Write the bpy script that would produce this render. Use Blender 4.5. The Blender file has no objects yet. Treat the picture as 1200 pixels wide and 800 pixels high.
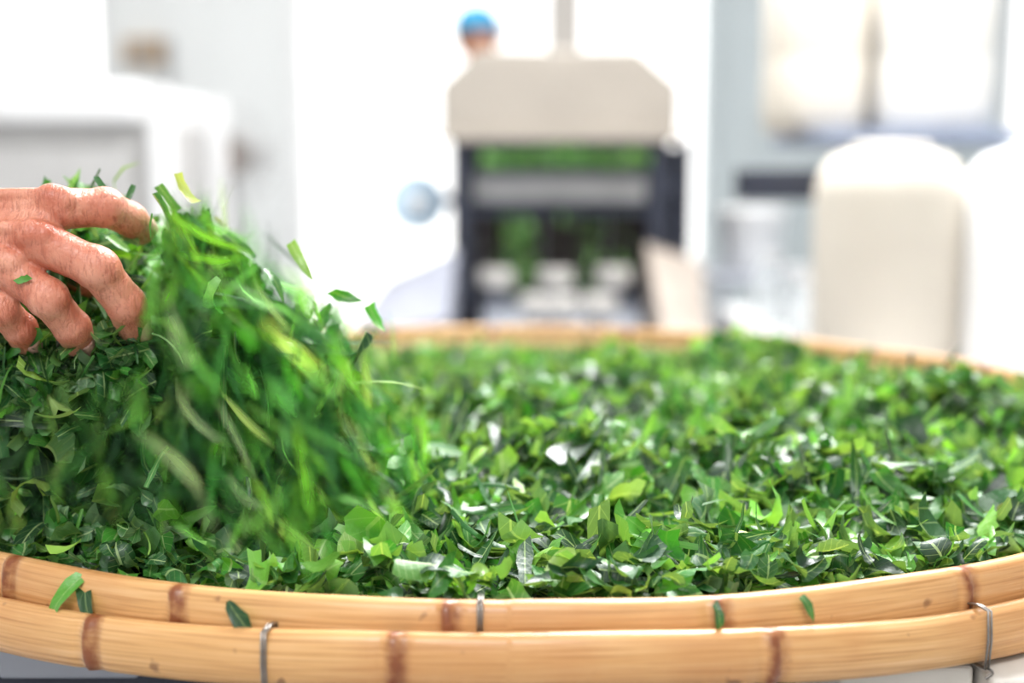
import bpy, bmesh, math, random
import numpy as np
from mathutils import Vector, Matrix, noise
random.seed(4); rng=np.random.default_rng(7)
sc=bpy.context.scene
try:
    sc.view_settings.view_transform='Standard'; sc.view_settings.look='None'
    sc.view_settings.exposure=0.0
except Exception: pass

# ------------------------------------------------------------ materials
def mat(name,col,rough=.5,metal=0,spec=.5,noise_amt=0,noise_scale=8,bump=0,bscale=60,alpha=1,col2=None):
    m=bpy.data.materials.new(name); m.use_nodes=True
    nt=m.node_tree; N=nt.nodes; L=nt.links
    b=N['Principled BSDF']
    b.inputs['Base Color'].default_value=(*col,1)
    b.inputs['Roughness'].default_value=rough
    b.inputs['Metallic'].default_value=metal
    b.inputs['Specular IOR Level'].default_value=spec
    b.inputs['Alpha'].default_value=alpha
    tc=N.new('ShaderNodeTexCoord')
    if noise_amt or col2:
        n=N.new('ShaderNodeTexNoise'); n.inputs['Scale'].default_value=noise_scale; n.inputs['Detail'].default_value=5
        L.new(tc.outputs['Object'],n.inputs['Vector'])
        mx=N.new('ShaderNodeMix'); mx.data_type='RGBA'
        c2=col2 if col2 else tuple(c*(1-noise_amt) for c in col)
        mx.inputs[6].default_value=(*col,1); mx.inputs[7].default_value=(*c2,1)
        rp=N.new('ShaderNodeMapRange'); rp.inputs[1].default_value=.35; rp.inputs[2].default_value=.65
        L.new(n.outputs['Fac'],rp.inputs[0]); L.new(rp.outputs[0],mx.inputs[0])
        L.new(mx.outputs[2],b.inputs['Base Color'])
    if bump:
        n2=N.new('ShaderNodeTexNoise'); n2.inputs['Scale'].default_value=bscale; n2.inputs['Detail'].default_value=4
        L.new(tc.outputs['Object'],n2.inputs['Vector'])
        bp=N.new('ShaderNodeBump'); bp.inputs['Strength'].default_value=bump; bp.inputs['Distance'].default_value=.002
        L.new(n2.outputs['Fac'],bp.inputs['Height']); L.new(bp.outputs[0],b.inputs['Normal'])
    return m

M_wall=mat('painted_panel_wall',(.80,.815,.81),.6,noise_amt=.05,noise_scale=1.5)
M_wallR=mat('blue_grey_wall',(.58,.635,.65),.6,noise_amt=.06,noise_scale=1.5)
M_wallF=mat('fill_blocker_grey',(.50,.50,.49),.7,noise_amt=.06,noise_scale=1.5)  # grey for the added wall that blocks front fill
M_floor=mat('concrete_floor',(.42,.42,.43),.6,noise_amt=.2,noise_scale=3)
M_out=mat('pale_yard_concrete',(.8,.8,.78),.8,noise_amt=.08)
M_ceil=mat('ceiling_paint',(.8,.8,.8),.7,noise_amt=.03)
M_white=mat('white_enamel',(.82,.82,.82),.35,noise_amt=.05)
M_hop=mat('brushed_tan_steel',(.37,.33,.285),.42,metal=.1,noise_amt=.08,noise_scale=5)
M_steel=mat('grey_steel',(.36,.38,.43),.4,metal=.3,noise_amt=.15)
M_dark=mat('dark_blue_iron',(.02,.025,.045),.45,noise_amt=.3)
M_brown=mat('oily_brown_rollers',(.045,.03,.028),.4,noise_amt=.5,noise_scale=20)
M_lt=mat('pale_grey_plate',(.50,.50,.50),.5,noise_amt=.2,noise_scale=9)
M_tan=mat('tan_plywood',(.40,.34,.29),.55,noise_amt=.2)
M_plast=mat('milky_plastic',(.70,.67,.62),.4,noise_amt=.06,noise_scale=4)
M_plast2=mat('white_plastic',(.86,.86,.86),.35,noise_amt=.04)
M_beige=mat('beige_plastic',(.69,.63,.54),.45,noise_amt=.08,noise_scale=4)
M_duct=mat('cream_duct',(.50,.48,.45),.5,noise_amt=.08)
M_pipe=mat('grey_beige_exhaust',(.34,.32,.30),.5,noise_amt=.08)
M_blue=mat('cap_blue_fabric',(.04,.35,.62),.8,noise_amt=.2,noise_scale=30)
M_disc=mat('pale_blue_disc',(.50,.66,.80),.35,noise_amt=.1)
M_shirt=mat('white_shirt',(.8,.78,.76),.8,noise_amt=.1)
M_orange=mat('orange_wood',(.60,.40,.22),.5,noise_amt=.3,noise_scale=15)
M_greyb=mat('warm_grey_panel',(.52,.51,.50),.5,noise_amt=.08)
M_fanhub=mat('fan_hub_grey',(.30,.24,.21),.5,noise_amt=.1)
M_glass=mat('jar_glass',(.80,.84,.86),.08,alpha=.45,noise_amt=.05)
M_wire=mat('binding_wire',(.35,.33,.31),.35,metal=.9,noise_amt=.3,noise_scale=100)
M_paintwood=mat('white_painted_wood',(.72,.68,.62),.6,noise_amt=.2,noise_scale=12,bump=.3)
M_hair=mat('dark_hair',(.02,.018,.016),.6,noise_amt=.3)

def skin_mat():
    m=bpy.data.materials.new('weathered_skin'); m.use_nodes=True; nt=m.node_tree;N=nt.nodes;L=nt.links
    b=N['Principled BSDF']; b.inputs['Roughness'].default_value=.36
    b.inputs['Subsurface Weight'].default_value=.15; b.inputs['Subsurface Radius'].default_value=(.01,.004,.002); b.inputs['Subsurface Scale'].default_value=.4
    tc=N.new('ShaderNodeTexCoord')
    n=N.new('ShaderNodeTexNoise'); n.inputs['Scale'].default_value=40; n.inputs['Detail'].default_value=7
    L.new(tc.outputs['Object'],n.inputs['Vector'])
    cr=N.new('ShaderNodeValToRGB'); e=cr.color_ramp.elements
    e[0].position=.33; e[0].color=(.50,.135,.075,1); e[1].position=.66; e[1].color=(.74,.34,.23,1)
    L.new(n.outputs['Fac'],cr.inputs[0])
    mp=N.new('ShaderNodeMapping'); mp.inputs['Rotation'].default_value=(0,.6,0); mp.inputs['Scale'].default_value=(460,180,90)
    L.new(tc.outputs['Object'],mp.inputs[0])
    w=N.new('ShaderNodeTexNoise'); w.inputs['Scale'].default_value=1; w.inputs['Detail'].default_value=4; w.inputs['Distortion'].default_value=.8
    L.new(mp.outputs[0],w.inputs['Vector'])
    v=N.new('ShaderNodeTexVoronoi'); v.inputs['Scale'].default_value=380; v.feature='DISTANCE_TO_EDGE'
    L.new(tc.outputs['Object'],v.inputs['Vector'])
    a=N.new('ShaderNodeMath'); a.operation='MULTIPLY_ADD'; a.inputs[1].default_value=.35
    L.new(v.outputs['Distance'],a.inputs[0]); L.new(w.outputs['Fac'],a.inputs[2])
    mr=N.new('ShaderNodeMapRange'); mr.inputs[1].default_value=.36; mr.inputs[2].default_value=.54; mr.inputs[3].default_value=.5; mr.inputs[4].default_value=0
    L.new(a.outputs[0],mr.inputs[0])
    mx=N.new('ShaderNodeMix'); mx.data_type='RGBA'; L.new(mr.outputs[0],mx.inputs[0]); L.new(cr.outputs[0],mx.inputs[6]); mx.inputs[7].default_value=(.32,.075,.04,1)  # crease shade put into the colour where the bump is low
    L.new(mx.outputs[2],b.inputs['Base Color'])
    bp=N.new('ShaderNodeBump'); bp.inputs['Strength'].default_value=.7; bp.inputs['Distance'].default_value=.0014
    L.new(a.outputs[0],bp.inputs['Height']); L.new(bp.outputs[0],b.inputs['Normal'])
    return m
M_skin=skin_mat()
M_nail=mat('fingernail',(.72,.42,.34),.3,noise_amt=.1)

def leaf_mat(name,streak=False):
    m=bpy.data.materials.new(name); m.use_nodes=True; nt=m.node_tree;N=nt.nodes;L=nt.links
    b=N['Principled BSDF']; out=N['Material Output']
    ca=N.new('ShaderNodeAttribute'); ca.attribute_name='leafcol'
    ua=N.new('ShaderNodeAttribute'); ua.attribute_name='leafuv'
    sep=N.new('ShaderNodeSeparateXYZ'); L.new(ua.outputs['Vector'],sep.inputs[0])
    def math_(op,a=None,b_=None,c=None):
        n=N.new('ShaderNodeMath'); n.operation=op
        for i,x in enumerate((a,b_,c)):
            if x is None: continue
            if isinstance(x,(int,float)): n.inputs[i].default_value=x
            else: L.new(x,n.inputs[i])
        return n.outputs[0]
    av=math_('ABSOLUTE',sep.outputs['Y'])
    if not streak:
        mid=math_('LESS_THAN',av,.09)
        side=math_('SUBTRACT',math_('MULTIPLY',sep.outputs['X'],5.0),math_('MULTIPLY',av,1.2))
        side=math_('LESS_THAN',math_('FRACT',math_('ADD',side,3.0)),.09)
        vein=math_('MULTIPLY',math_('ADD',mid,math_('MULTIPLY',side,.45)),sep.outputs['Z'])
        vein=math_('MINIMUM',vein,.75)
        geo=N.new('ShaderNodeNewGeometry')
        back=N.new('ShaderNodeMix'); back.data_type='RGBA'
        mm=N.new('ShaderNodeMix'); mm.data_type='RGBA'; mm.inputs[0].default_value=.45
        L.new(ca.outputs['Color'],mm.inputs[6]); mm.inputs[7].default_value=(.25,.43,.20,1)
        L.new(geo.outputs['Backfacing'],back.inputs[0]); L.new(ca.outputs['Color'],back.inputs[6]); L.new(mm.outputs[2],back.inputs[7])
        vm=N.new('ShaderNodeMix'); vm.data_type='RGBA'; L.new(vein,vm.inputs[0]); L.new(back.outputs[2],vm.inputs[6]); vm.inputs[7].default_value=(.44,.60,.26,1)
        colr=vm.outputs[2]
        ro=math_('ADD',math_('MULTIPLY',sep.outputs['Z'],.18),math_('ADD',.33,math_('MULTIPLY',geo.outputs['Backfacing'],.12)))
        L.new(ro,b.inputs['Roughness']); b.inputs['Specular IOR Level'].default_value=.75
        tc=N.new('ShaderNodeTexCoord'); n=N.new('ShaderNodeTexNoise'); n.inputs['Scale'].default_value=260; n.inputs['Detail'].default_value=3
        L.new(tc.outputs['Object'],n.inputs['Vector'])
        bp=N.new('ShaderNodeBump'); bp.inputs['Strength'].default_value=.5; bp.inputs['Distance'].default_value=.0012
        L.new(n.outputs['Fac'],bp.inputs['Height']); L.new(bp.outputs[0],b.inputs['Normal'])
    else:
        colr=ca.outputs['Color']; b.inputs['Roughness'].default_value=.6
    L.new(colr,b.inputs['Base Color'])
    tr=N.new('ShaderNodeBsdfTranslucent')
    tcx=N.new('ShaderNodeMix'); tcx.data_type='RGBA'; tcx.blend_type='MULTIPLY'; tcx.inputs[0].default_value=1
    L.new(colr,tcx.inputs[6]); tcx.inputs[7].default_value=(2.1,1.9,.6,1)
    L.new(tcx.outputs[2],tr.inputs['Color'])
    ms=N.new('ShaderNodeMixShader'); ms.inputs[0].default_value=.23
    L.new(b.outputs[0],ms.inputs[1]); L.new(tr.outputs[0],ms.inputs[2])
    if streak:
        tp=N.new('ShaderNodeBsdfTransparent'); m2=N.new('ShaderNodeMixShader')
        al=math_('SUBTRACT',1.0,math_('POWER',av,1.3))
        s=math_('SINE',math_('MULTIPLY',sep.outputs['X'],math.pi))
        al=math_('MULTIPLY',math_('MULTIPLY',al,s),sep.outputs['Z'])
        L.new(al,m2.inputs[0]); L.new(tp.outputs[0],m2.inputs[1]); L.new(ms.outputs[0],m2.inputs[2])
        L.new(m2.outputs[0],out.inputs['Surface'])
    else: L.new(ms.outputs[0],out.inputs['Surface'])
    return m
M_leaf=leaf_mat('mulberry_leaf_shred'); M_streak=leaf_mat('falling_leaf_shred',True)
M_gapshade=mat('leaf_gap_shade_green',(.006,.020,.006),.8,noise_amt=.5,noise_scale=80,bump=.6,bscale=150)  # near-black green puts the shade between shreds into the colour

def bamboo_mat():
    m=bpy.data.materials.new('split_bamboo'); m.use_nodes=True; nt=m.node_tree;N=nt.nodes;L=nt.links
    b=N['Principled BSDF']; b.inputs['Roughness'].default_value=.34
    at=N.new('ShaderNodeAttribute'); at.attribute_name='hoopuv'
    sep=N.new('ShaderNodeSeparateXYZ'); L.new(at.outputs['Vector'],sep.inputs[0])
    cmb=N.new('ShaderNodeCombineXYZ'); 
    sx=N.new('ShaderNodeMath'); sx.operation='MULTIPLY'; sx.inputs[1].default_value=3; L.new(sep.outputs['X'],sx.inputs[0])
    sy=N.new('ShaderNodeMath'); sy.operation='MULTIPLY'; sy.inputs[1].default_value=500; L.new(sep.outputs['Y'],sy.inputs[0])
    L.new(sx.outputs[0],cmb.inputs[0]); L.new(sy.outputs[0],cmb.inputs[1])
    n=N.new('ShaderNodeTexNoise'); n.inputs['Scale'].default_value=1.0; n.inputs['Detail'].default_value=6; L.new(cmb.outputs[0],n.inputs['Vector'])
    cr=N.new('ShaderNodeValToRGB'); e=cr.color_ramp.elements
    e[0].position=.25; e[0].color=(.44,.205,.07,1); e[1].position=.78; e[1].color=(.80,.51,.26,1)
    x=cr.color_ramp.elements.new(.5); x.color=(.69,.385,.155,1)
    L.new(n.outputs['Fac'],cr.inputs[0])
    tc=N.new('ShaderNodeTexCoord'); n2=N.new('ShaderNodeTexNoise'); n2.inputs['Scale'].default_value=9; n2.inputs['Detail'].default_value=6
    L.new(tc.outputs['Object'],n2.inputs['Vector'])
    mr=N.new('ShaderNodeMapRange'); mr.inputs[1].default_value=.46; mr.inputs[2].default_value=.70; mr.inputs[4].default_value=.6; L.new(n2.outputs['Fac'],mr.inputs[0])
    mx0=N.new('ShaderNodeMix'); mx0.data_type='RGBA'; L.new(mr.outputs[0],mx0.inputs[0]); L.new(cr.outputs[0],mx0.inputs[6]); mx0.inputs[7].default_value=(.50,.21,.07,1)
    n3=N.new('ShaderNodeTexNoise'); n3.inputs['Scale'].default_value=130; n3.inputs['Detail'].default_value=5; L.new(tc.outputs['Object'],n3.inputs['Vector'])
    mu=N.new('ShaderNodeMath'); mu.operation='MULTIPLY'; L.new(sep.outputs['Z'],mu.inputs[0]); L.new(n3.outputs['Fac'],mu.inputs[1])
    mr2=N.new('ShaderNodeMapRange'); mr2.inputs[1].default_value=.10; mr2.inputs[2].default_value=.62; mr2.inputs[4].default_value=.95; L.new(mu.outputs[0],mr2.inputs[0])
    mx=N.new('ShaderNodeMix'); mx.data_type='RGBA'; L.new(mr2.outputs[0],mx.inputs[0]); L.new(mx0.outputs[2],mx.inputs[6]); mx.inputs[7].default_value=(.22,.06,.02,1)
    n4=N.new('ShaderNodeTexNoise'); n4.inputs['Scale'].default_value=60; n4.inputs['Detail'].default_value=2; L.new(tc.outputs['Object'],n4.inputs['Vector'])
    mr4=N.new('ShaderNodeMapRange'); mr4.inputs[1].default_value=.68; mr4.inputs[2].default_value=.74; mr4.inputs[4].default_value=.7; L.new(n4.outputs['Fac'],mr4.inputs[0])
    mx4=N.new('ShaderNodeMix'); mx4.data_type='RGBA'; L.new(mr4.outputs[0],mx4.inputs[0]); L.new(mx.outputs[2],mx4.inputs[6]); mx4.inputs[7].default_value=(.18,.07,.03,1)
    L.new(mx4.outputs[2],b.inputs['Base Color'])
    bp=N.new('ShaderNodeBump'); bp.inputs['Strength'].default_value=.25; bp.inputs['Distance'].default_value=.001
    L.new(n.outputs['Fac'],bp.inputs['Height']); L.new(bp.outputs[0],b.inputs['Normal'])
    return m
M_bam=bamboo_mat()
def weave_mat():
    m=bpy.data.materials.new('woven_bamboo_mat'); m.use_nodes=True; nt=m.node_tree;N=nt.nodes;L=nt.links
    b=N['Principled BSDF']; tc=N.new('ShaderNodeTexCoord'); c=N.new('ShaderNodeTexChecker'); c.inputs['Scale'].default_value=90
    L.new(tc.outputs['Object'],c.inputs['Vector']); c.inputs[1].default_value=(.62,.42,.2,1); c.inputs[2].default_value=(.45,.28,.12,1)
    L.new(c.outputs[0],b.inputs['Base Color']); b.inputs['Roughness'].default_value=.6
    return m
M_weave=weave_mat()

# ------------------------------------------------------------ helpers
def link(o,parent=None):
    sc.collection.objects.link(o)
    if parent: o.parent=parent
    return o
def empty(name):
    e=bpy.data.objects.new(name,None); e.empty_display_size=.1; sc.collection.objects.link(e); return e
def mesh_obj(name,vs,fs,m,parent=None,smooth=False):
    me=bpy.data.meshes.new(name); me.from_pydata([tuple(v) for v in vs],[],fs); me.update()
    me.materials.append(m)
    if smooth: me.shade_smooth()
    return link(bpy.data.objects.new(name,me),parent)
def box(name,a,b,m,parent=None,bev=0,rot=None):
    x0,y0,z0=a;x1,y1,z1=b; c=Vector(((x0+x1)/2,(y0+y1)/2,(z0+z1)/2))
    vs=[Vector(p)-c for p in [(x0,y0,z0),(x1,y0,z0),(x1,y1,z0),(x0,y1,z0),(x0,y0,z1),(x1,y0,z1),(x1,y1,z1),(x0,y1,z1)]]
    fs=[(0,3,2,1),(4,5,6,7),(0,1,5,4),(1,2,6,5),(2,3,7,6),(3,0,4,7)]
    o=mesh_obj(name,vs,fs,m,parent); o.location=c
    if rot: o.rotation_euler=rot
    if bev:
        md=o.modifiers.new('bevel','BEVEL'); md.width=bev; md.segments=3
    return o
def cyl(name,p0,p1,r,m,parent=None,r2=None,seg=24):
    p0=Vector(p0);p1=Vector(p1); ax=p1-p0; q=ax.to_track_quat('Z','Y'); h=ax.length; r2=r if r2 is None else r2
    vs=[];fs=[]
    for i in range(seg):
        a=2*math.pi*i/seg; vs.append((r*math.cos(a),r*math.sin(a),0)); vs.append((r2*math.cos(a),r2*math.sin(a),h))
    for i in range(seg):
        j=(i+1)%seg; fs.append((2*i,2*j,2*j+1,2*i+1))
    fs.append(tuple(2*i for i in range(seg))[::-1]); fs.append(tuple(2*i+1 for i in range(seg)))
    o=mesh_obj(name,vs,fs,m,parent); o.location=p0; o.rotation_mode='QUATERNION'; o.rotation_quaternion=q
    md=o.modifiers.new('bevel','BEVEL'); md.width=min(r,h)*.12; md.segments=2; md.limit_method='ANGLE'
    return o
def lathe(name,prof,center,m,parent=None,seg=40,sx=1,sy=1,sq=2.0):
    vs=[];fs=[]
    for (r,z) in prof:
        for i in range(seg):
            a=2*math.pi*i/seg; ca,sa=math.cos(a),math.sin(a)
            k=(abs(ca)**sq+abs(sa)**sq)**(-1/sq)
            vs.append((r*ca*k*sx,r*sa*k*sy,z))
    for j in range(len(prof)-1):
        for i in range(seg):
            k=(i+1)%seg; fs.append((j*seg+i,j*seg+k,(j+1)*seg+k,(j+1)*seg+i))
    fs.append(tuple(range(seg))[::-1]); n=len(prof)-1; fs.append(tuple(n*seg+i for i in range(seg)))
    o=mesh_obj(name,vs,fs,m,parent,True); o.location=center; return o
def curve_tube(name,pts,r,m,parent=None,cyclic=False):
    cu=bpy.data.curves.new(name,'CURVE'); cu.dimensions='3D'; cu.bevel_depth=r; cu.bevel_resolution=3
    s=cu.splines.new('POLY'); s.points.add(len(pts)-1)
    for p,q in zip(s.points,pts): p.co=(*q,1)
    s.use_cyclic_u=cyclic; cu.materials.append(m)
    return link(bpy.data.objects.new(name,cu),parent)
def prism(name,poly,y0,y1,m,parent=None,bev=0):
    n=len(poly); vs=[(x,y0,z) for x,z in poly]+[(x,y1,z) for x,z in poly]
    fs=[tuple(range(n)),tuple(range(n,2*n))[::-1]]+[(i+n,(i+1)%n+n,(i+1)%n,i) for i in range(n)]
    o=mesh_obj(name,vs,fs,m,parent)
    if bev:
        md=o.modifiers.new('bevel','BEVEL'); md.width=bev; md.segments=2
    return o

# ------------------------------------------------------------ room
YB=6.5; H=3.4
box('floor',(-4,-3.5,-.1),(4,YB,0),M_floor)
box('ground_yard',(-14,YB+.12,-.12),(14,22,-.02),M_out)
box('ceiling',(-4,-3.5,H),(4,YB+.12,H+.1),M_ceil)
box('wall_left',(-4.12,-3.5,0),(-4,YB,H),M_wall)
box('wall_right',(4,-3.5,0),(4.12,YB,H),M_wallR)
wf=empty('fill_blocker_wall')  # unseen wall added behind the camera to cut fill light
box('panel_low',(-4,-3.62,0),(4,-3.5,1.9),M_wallF,wf); box('panel_high',(-4,-3.62,2.9),(4,-3.5,H),M_wallF,wf)
box('pier_l',(-4,-3.62,1.9),(-2.2,-3.5,2.9),M_wallF,wf); box('pier_r',(2.2,-3.62,1.9),(4,-3.5,2.9),M_wallF,wf)
wb=empty('wall_back')
def wp(n,x0,x1,z0,z1,m): box(n,(x0,YB,z0),(x1,YB+.12,z1),m,wb)
wp('panel_far_left',-4,-3.5,0,H,M_wall); wp('panel_under_left_window',-3.5,-2.42,0,1.5,M_wall); wp('panel_over_left_window',-3.5,-2.42,2.7,H,M_wall)
wp('panel_left',-2.42,-1.30,0,H,M_wall); wp('panel_over_door',-1.30,1.20,3.0,H,M_wall); wp('panel_right',1.20,2.95,0,H,M_wallR)
wp('panel_under_right_window',2.95,3.7,0,1.25,M_wallR); wp('panel_over_right_window',2.95,3.7,2.7,H,M_wallR); wp('panel_far_right',3.7,4,0,H,M_wallR)
for i,x in enumerate(np.arange(-3.9,-1.35,.3)):
    if -3.5<x<-2.42: box('rib_%d'%i,(x,YB-.012,0),(x+.02,YB,1.48),M_wall,wb)
    else: box('rib_%d'%i,(x,YB-.012,0),(x+.02,YB,H),M_wall,wb)
for i,x in enumerate(np.arange(1.5,2.95,.3)): box('rib_r%d'%i,(x,YB-.012,0),(x+.02,YB,H),M_wallR,wb)
d1=empty('door_1')
box('jamb_left',(-1.33,YB-.05,0),(-1.25,YB+.14,3.0),M_white,d1,.005); box('jamb_right',(1.15,YB-.05,0),(1.23,YB+.14,3.0),M_wallR,d1,.005); box('head',(-1.33,YB-.05,3.0),(1.23,YB+.14,3.06),M_white,d1,.005)
for k,(a,b,z) in enumerate([(-3.5,-2.42,1.5),(2.95,3.7,1.25)]):
    w=empty('window_%d'%(k+1))
    box('sill',(a,YB-.05,z-.04),(b,YB+.14,z),M_white,w,.004); box('head',(a,YB-.03,2.7),(b,YB+.14,2.74),M_white,w)
    box('stile_l',(a,YB-.03,z),(a+.05,YB+.1,2.7),M_white,w); box('stile_r',(b-.05,YB-.03,z),(b,YB+.1,2.7),M_white,w)
    box('mullion',((a+b)/2-.02,YB,z),((a+b)/2+.02,YB+.06,2.7),M_white,w)
box('baseboard_back',(1.23,YB-.03,0),(3.9,YB-.0125,.1),M_white)

# ------------------------------------------------------------ tray
R=.6; ZR=.80
tray=empty('bamboo_winnowing_tray')
def warp(a):
    a=(a+math.pi)%(2*math.pi)-math.pi
    return .0095*math.exp(-(a/.33)**2)
def hoop(name,ri,ro,z0,z1,nodes,seed,wob=.0008,wp_=0):
    t=(ro-ri); h=z1-z0
    pts=[(ri,z0+.003),(ri,z1-.003),(ri+.002,z1-.0008),(ri+t*.45,z1),(ro-.003,z1-.0012),(ro-.0008,z1-.004),(ro+.001,z0+h*.72),(ro+.0017,z0+h*.5),(ro+.001,z0+h*.28),(ro-.0008,z0+.004),(ro-.003,z0+.0012),(ri+.002,z0)]
    P=len(pts); S=1400; vs=[];uv=[]
    acc=[0]
    for i in range(1,P): acc.append(acc[-1]+math.dist(pts[i],pts[i-1]))
    for i in range(S):
        a=2*math.pi*i/S
        for_n=[((a-nd+math.pi)%(2*math.pi)-math.pi)*R for nd in nodes]
        sd=min(for_n,key=abs); dn=abs(sd)
        wv=wob*3*noise.noise(Vector((math.cos(a)*3,math.sin(a)*3,seed)))
        for j,(r,z) in enumerate(pts):
            skew=.0018*noise.noise(Vector((z*130,seed,sd*2)))
            dd=abs(sd+skew)
            mark=1.0*math.exp(-((dd)/.0026)**2)+.7*math.exp(-((sd+skew-.005)/.0038)**2)+.22*math.exp(-(dn/.014)**2)
            ridge=.0020*math.exp(-(dd/.0028)**2)-.0012*math.exp(-((dn-.006)/.003)**2)
            rad=r+(ridge if 4<=j<=10 else 0)+wv
            zz=z+wv*1.3+.0012*noise.noise(Vector((a*6,j*.15,seed)))+wp_*warp(a)
            vs.append((rad*math.sin(a),-rad*math.cos(a),zz)); uv.append((a*R*4,acc[j]+seed,mark))
    fs=[]
    for i in range(S):
        k=(i+1)%S
        for j in range(P):
            l=(j+1)%P; fs.append((i*P+j,i*P+l,k*P+l,k*P+j))
    o=mesh_obj(name,vs,fs,M_bam,tray,True)
    at=o.data.attributes.new('hoopuv','FLOAT_VECTOR','POINT'); at.data.foreach_set('vector',np.array(uv,dtype=np.float32).ravel())
    bm=bmesh.new(); bm.from_mesh(o.data); bmesh.ops.recalc_face_normals(bm,faces=bm.faces); bm.to_mesh(o.data); bm.free()
    return o
def spread(front,step,seed):
    rr=random.Random(seed); out=list(front); a=max(front)+step
    while a<2*math.pi+min(front)-step*.6:
        out.append(a); a+=step*rr.uniform(.8,1.2)
    return out
hoop('inner_hoop',.590,.602,ZR-.036,ZR,spread([-.31,-.057,.182,.442],.30,1),3)
hoop('outer_hoop',.605,.617,ZR-.0525,ZR-.0215,spread([-.385,-.10,.222],.32,2),5,wp_=1)
prof=[(0.0,.0),(.52,.0),(.57,.004),(.586,.016),(.589,.034)]
vs=[(0,0,ZR-.050)];fs=[];S=180
for (r,z) in prof[1:]:
    for i in range(S): a=2*math.pi*i/S; vs.append((r*math.cos(a),r*math.sin(a),ZR-.050+z))
for i in range(S): fs.append((0,1+i,1+(i+1)%S))
for j in range(len(prof)-2):
    for i in range(S):
        k=(i+1)%S; fs.append((1+j*S+i,1+(j+1)*S+i,1+(j+1)*S+k,1+j*S+k))
o=mesh_obj('woven_base',vs,fs,M_weave,tray,True)
sd=o.modifiers.new('thick','SOLIDIFY'); sd.thickness=.002; sd.offset=0
def wire(name,a,zt,zb,ri,ro):
    pts=[]
    for rr_,z in [(ri,zb),(ri,zt),((ri+ro)/2,zt+.0012),(ro,zt),(ro+.0012,(zt+zb)/2),(ro,zb)]:
        pts.append((rr_*math.sin(a),-rr_*math.cos(a),z))
    curve_tube(name,pts,.0008,M_wire,tray,True)
    curve_tube(name+'_second',[(x*math.cos(.004)+.0018,y,z) for x,y,z in pts],.0007,M_wire,tray,True)
    tx,ty=(ro+.003)*math.sin(a),-(ro+.003)*math.cos(a)
    curve_tube(name+'_twist',[(tx+.002*math.sin(i*.9),ty,zb+.001-i*.0011) for i in range(6)],.0008,M_wire,tray)
w1=warp(-.211); wire('wire_tie_1',-.211,ZR-.020+w1,ZR-.0535+w1,.604,.6195)
wire('wire_tie_2',-.029,ZR+.001,ZR-.020,.589,.6035)
w3=warp(.44); wire('wire_tie_3',.44,ZR-.020+w3,ZR-.0535+w3,.604,.6195)
for k,a in enumerate(np.arange(.95,5.9,.5)): wire('wire_tie_%d'%(k+4),a,ZR+.001,ZR-.0535,.588,.6195)

st=empty('tray_stand')
box('beam_right',(.186,-.55,.69),(.262,.5,.7455),M_paintwood,st,.003)
box('beam_right_outer',(.265,-.57,.685),(.36,.5,.7455),M_paintwood,st,.003)
box('beam_left',(-.33,-.46,.70),(-.24,.5,.7455),M_steel,st,.003)
box('cross_front',(-.45,-.42,.64),(.45,-.36,.70),M_dark,st,.003); box('cross_back',(-.45,.36,.64),(.45,.42,.70),M_dark,st,.003)
for i,(x,y) in enumerate([(-.43,-.39),(.43,-.39),(-.43,.39),(.43,.39)]): box('leg_%d'%i,(x-.025,y-.025,0),(x+.025,y+.025,.645),M_steel,st,.003)
box('lower_shelf',(-.45,-.42,.25),(.45,.42,.27),M_dark,st,.003)

# ------------------------------------------------------------ leaves
gauss=[(.285,.27,.050,.075,.08),(.36,-.13,.040,.15,.055),(.02,.08,.012,.16,.08),(-.36,-.26,.05,.16,.13),(.02,-.30,.022,.20,.07),(.13,.05,.022,.06,.04),(.10,-.12,.024,.08,.035),(-.05,-.08,.020,.06,.04),(.22,-.36,.020,.12,.035),(.28,.06,.014,.06,.04)]
def lumps(x,y):
    u=x+.02*np.sin(y*31+2); v=y+.02*np.sin(x*29)
    k=1-.45*np.clip((y+.05)/.35,0,1)
    return k*(.008*np.sin(u*23+v*9)*np.sin(v*27-u*7+1)+.008*np.sin(u*47+1)*np.sin(v*55+u*11)
            +.005*np.sin(u*83-v*31)*np.sin(v*97+2)+.003*np.sin(u*140+v*60)*np.sin(v*150))
def hgt(x,y):
    z=ZR-.013-.021*np.clip((y+.05)/.40,0,1)
    for gx,gy,a,sx,sy in gauss: z=z+a*np.exp(-((x-gx)/sx)**2-((y-gy)/sy)**2)
    z=z+lumps(x,y)
    r=np.sqrt(x*x+y*y); e=np.clip((r-.48)/.10,0,1)
    front=np.clip((-y-.2)/.3,0,1)
    tgt=ZR-.034+.027*front+.3*lumps(x,y)
    return np.maximum(z*(1-e**1.5)+tgt*e**1.5,ZR-.040)
G=200; gx=np.linspace(-.586,.586,G); vs=[];idx={}
fs=[]
for j in range(G):
    for i in range(G):
        x,y=gx[i],gx[j]
        if x*x+y*y<=.578**2: idx[(i,j)]=len(vs); vs.append((x,y,max(float(hgt(np.array(x),np.array(y)))-.014,ZR-.0465)))
for j in range(G-1):
    for i in range(G-1):
        q=[(i,j),(i+1,j),(i+1,j+1),(i,j+1)]
        if all(k in idx for k in q): fs.append(tuple(idx[k] for k in q))
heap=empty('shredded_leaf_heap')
mesh_obj('leaf_gap_shade_bed',vs,fs,M_gapshade,heap,True)  # dark sheet under the shreds, stands in for shade in the gaps

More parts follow.
